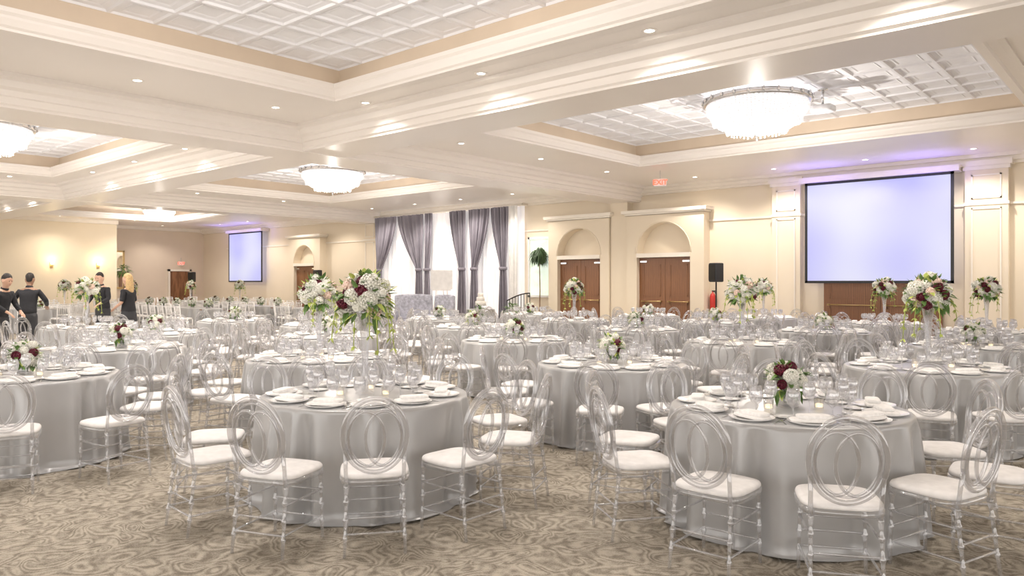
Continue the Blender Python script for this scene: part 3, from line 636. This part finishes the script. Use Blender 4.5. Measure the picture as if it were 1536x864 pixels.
thing('wall_mirror',[('mirror_glass',m.mesh('mirror_glass')),('mirror_frame',f.mesh('mirror_frame'))],(-38.5,14.5,2.2),0,'tall gold-framed mirror on the wall','mirror')
# ------------------------------------------------------------ people
def skin(name,nodes,edges,m,sub=2):
    me=bpy.data.meshes.new(name); me.from_pydata([n[0] for n in nodes],edges,[]); o=bpy.data.objects.new(name,me); COL.objects.link(o)
    sk=o.modifiers.new('Skin','SKIN'); sk.use_smooth_shade=True; sb=o.modifiers.new('Sub','SUBSURF'); sb.levels=sub; sb.render_levels=sub
    for i,n in enumerate(nodes):
        r=n[1]; me.skin_vertices[0].data[i].radius=(r,r) if not isinstance(r,tuple) else r
        me.skin_vertices[0].data[i].use_root=(i==0)
    dgp=bpy.context.evaluated_depsgraph_get(); out=bpy.data.meshes.new_from_object(o.evaluated_get(dgp)); bpy.data.objects.remove(o)
    out.name=name; out.materials.clear(); out.materials.append(MATS[m])
    for p in out.polygons: p.use_smooth=True
    return out
def person(loc,rz,lean,arms,skinm,hair,female,label,sc=1.0):
    Rl=Matrix.Rotation(-lean,4,'X')
    def U(p):
        v=Vector(p)-Vector((0,0,.95)); return tuple(Rl@v+Vector((0,0,.95)))
    sw=.15 if female else .175; hw=.09; ws=.85 if female else 1
    nodes=[((0,0,.95),(.12,.09)),(U((0,0,1.10)),(.11*ws,.08)),(U((0,.0,1.30)),(.14*ws,.095)),(U((0,-.01,1.42)),(.085,.06)),(U((0,0,1.49)),.052),(U((0,.01,1.545)),.060),(U((0,.022,1.61)),(.078,.092)),(U((0,.012,1.70)),(.084,.10)),(U((0,.005,1.755)),(.06,.07))]
    ed=[(i,i+1) for i in range(8)]
    def add(p,r,par): nodes.append((p,r)); ed.append((par,len(nodes)-1)); return len(nodes)-1
    add(U((0,.118,1.63)),.013,6)
    for s in (-1,1): add(U((s*.088,.0,1.635)),.015,6)
    armnodes=[]
    for s in (-1,1):
        sh=U((s*sw,0,1.385)); i=add(sh,.052,3); el=U((s*(sw+arms[0][0]),arms[0][1],1.41-arms[0][2])); j=add(el,.040,i)
        wr=U((s*(sw+arms[1][0]),arms[1][1],1.41-arms[1][2])); k=add(wr,.027,j); armnodes.append((sh,el,wr))
        w=Vector(wr); d=(w-Vector(el)).normalized(); side=d.cross(Vector((0,0,1))).normalized(); up=side.cross(d)
        pa=w+d*.05; h=add(tuple(pa),(.03,.02),k)
        for f,L in ((-.026,.07),(-.009,.08),(.009,.075),(.026,.06)):
            a=add(tuple(pa+d*.03+side*f),.0095,h); b=add(tuple(pa+d*(.03+L*.5)+side*f*1.1-up*.008),.0085,a); add(tuple(pa+d*(.03+L)+side*f*1.1-up*.028),.007,b)
        t=add(tuple(w+d*.03-side*s*.035),.0105,k); add(tuple(w+d*.07-side*s*.05-up*.01),.009,t)
        hp=add((s*hw,0,.88),.08,0); kn=add((s*.10,.02,.49),.055,hp); an=add((s*.10,-.02,.09),.04,kn); add((s*.11,.12,.035),.035,an)
    body=skin('body',nodes,ed,skinm)
    root=obj('person',body,loc,rz,label=label,category='person'); root.scale=(sc,)*3
    n=[((0,0,.86),(.19,.155)),((0,0,.97),(.185,.15)),(U((0,0,1.10)),(.17*ws,.135)),(U((0,0,1.28)),(.19*ws,.145)),(U((0,-.01,1.38)),(.13*ws,.095)),(U((0,-.005,1.445)),.066)]; e=[(i,i+1) for i in range(5)]
    for sh,el,wr in armnodes:
        a=len(n); n.append((sh,.066)); e.append((4,a)); n.append((el,.056)); e.append((a,a+1))
        if not female: n.append((tuple(Vector(el).lerp(Vector(wr),.9)),.042)); e.append((a+1,a+2))
    obj('shirt',skin('shirt',n,e,'cloth_black'),parent=root)['label']='black long-sleeved shirt' if not female else 'black short-sleeved top'
    c=G(); rev(c,[(.064,1.455),(.075,1.47),(.068,1.505),(.060,1.50)],16,'cloth_black',(0,-.002,0),cap=False); c.v=[U(p) for p in c.v]; obj('collar',c.mesh('collar'),parent=root)
    if female:
        g=G(); rev(g,[(.15,1.0),(.19,.85),(.20,.7),(.185,.5)],24,'cloth_charcoal',sy=.8,cap=False); obj('skirt',g.mesh('skirt'),parent=root)
    else:
        n=[((0,0,.97),(.17,.14)),((0,0,.90),(.17,.14))]; e=[(0,1)]
        for s in (-1,1):
            a=len(n); n+= [((s*hw,0,.80),.11),((s*.10,.02,.49),.08),((s*.10,-.02,.07),.07)]; e+=[(1,a),(a,a+1),(a+1,a+2)]
        obj('trousers',skin('trousers',n,e,'cloth_charcoal'),parent=root)
    g=G()
    for s in (-1,1): rbox(g,(s*.11,.05,.035),(.1,.28,.07),'black',.025,3,16)
    obj('shoes',g.mesh('shoes'),parent=root)
    rnd=random.Random(int(loc[0]*10)); h=G(); V=[];F=[];nu,nv=26,12
    for j in range(nv):
        for i in range(nu):
            a=2*math.pi*i/nu; back=-math.sin(a); mx=1.28+1.15*(.5+.5*back)**.7
            ph=.03+mx*j/(nv-1); b=1+.04*math.sin(5*a+3*ph)+rnd.uniform(-.015,.025); zz=math.cos(ph); V.append((.083*b*math.sin(ph)*math.cos(a),-.006+.099*b*math.sin(ph)*math.sin(a),1.70+(.098*b*zz if zz>0 else .15*zz)))
    for j in range(nv-1):
        for i in range(nu): k=(i+1)%nu; F.append((j*nu+i,j*nu+k,(j+1)*nu+k,(j+1)*nu+i))
    h.add(V,F,hair)
    if female:
        rev(h,[(.07,1.75),(.092,1.68),(.105,1.58),(.112,1.46),(.10,1.36),(.05,1.29)],18,hair,(0,-.045,0),sy=.62,cap=False)
    h.v=[U(p) for p in h.v]; obj('hair',h.mesh('hair'),parent=root)
    f=G()
    for s in (-1,1): rev(f,[(.001,-.008),(.011,0),(.001,.008)],8,'black',U((s*.03,.098,1.66)))
    rbox(f,U((0,.100,1.585)),(.045,.012,.01),'lips',.004,2,10)
    obj('face_features',f.mesh('face_features'),parent=root)
person((-17.7,4.5,0),math.radians(-60),.25,[(.06,.10,.24),(-.02,.34,.33)],'skin','hair_black',False,'man in a black shirt leaning over a table to set it')
person((-18.4,5.2,.02),math.radians(60),.22,[(.14,.06,.22),(.10,.32,.28)],'skin_dark','hair_black',False,'man in black seen from behind, arms reaching forward')
person((-19.9,7.25,.02),math.radians(-150),.15,[(.08,.08,.25),(.0,.30,.33)],'skin','hair_black',False,'person in dark clothes bending behind tall flowers',1.02)
person((-17.6,6.95,.02),math.radians(120),.03,[(.06,.0,.27),(.02,.2,.38)],'skin','hair_blonde',True,'blonde long-haired woman in a black dress, standing',.99)
# ------------------------------------------------------------ camera
cam=bpy.data.cameras.new('Camera'); cam.lens=36*FPX/1536; cam.sensor_width=36; cam.shift_y=-9/1536; cam.clip_end=200
co=bpy.data.objects.new('Camera',cam); co.location=(0,0,CH); co.rotation_euler=(math.pi/2,0,TH); COL.objects.link(co); S.camera=co
S.view_settings.view_transform='Standard'; S.view_settings.look='None'
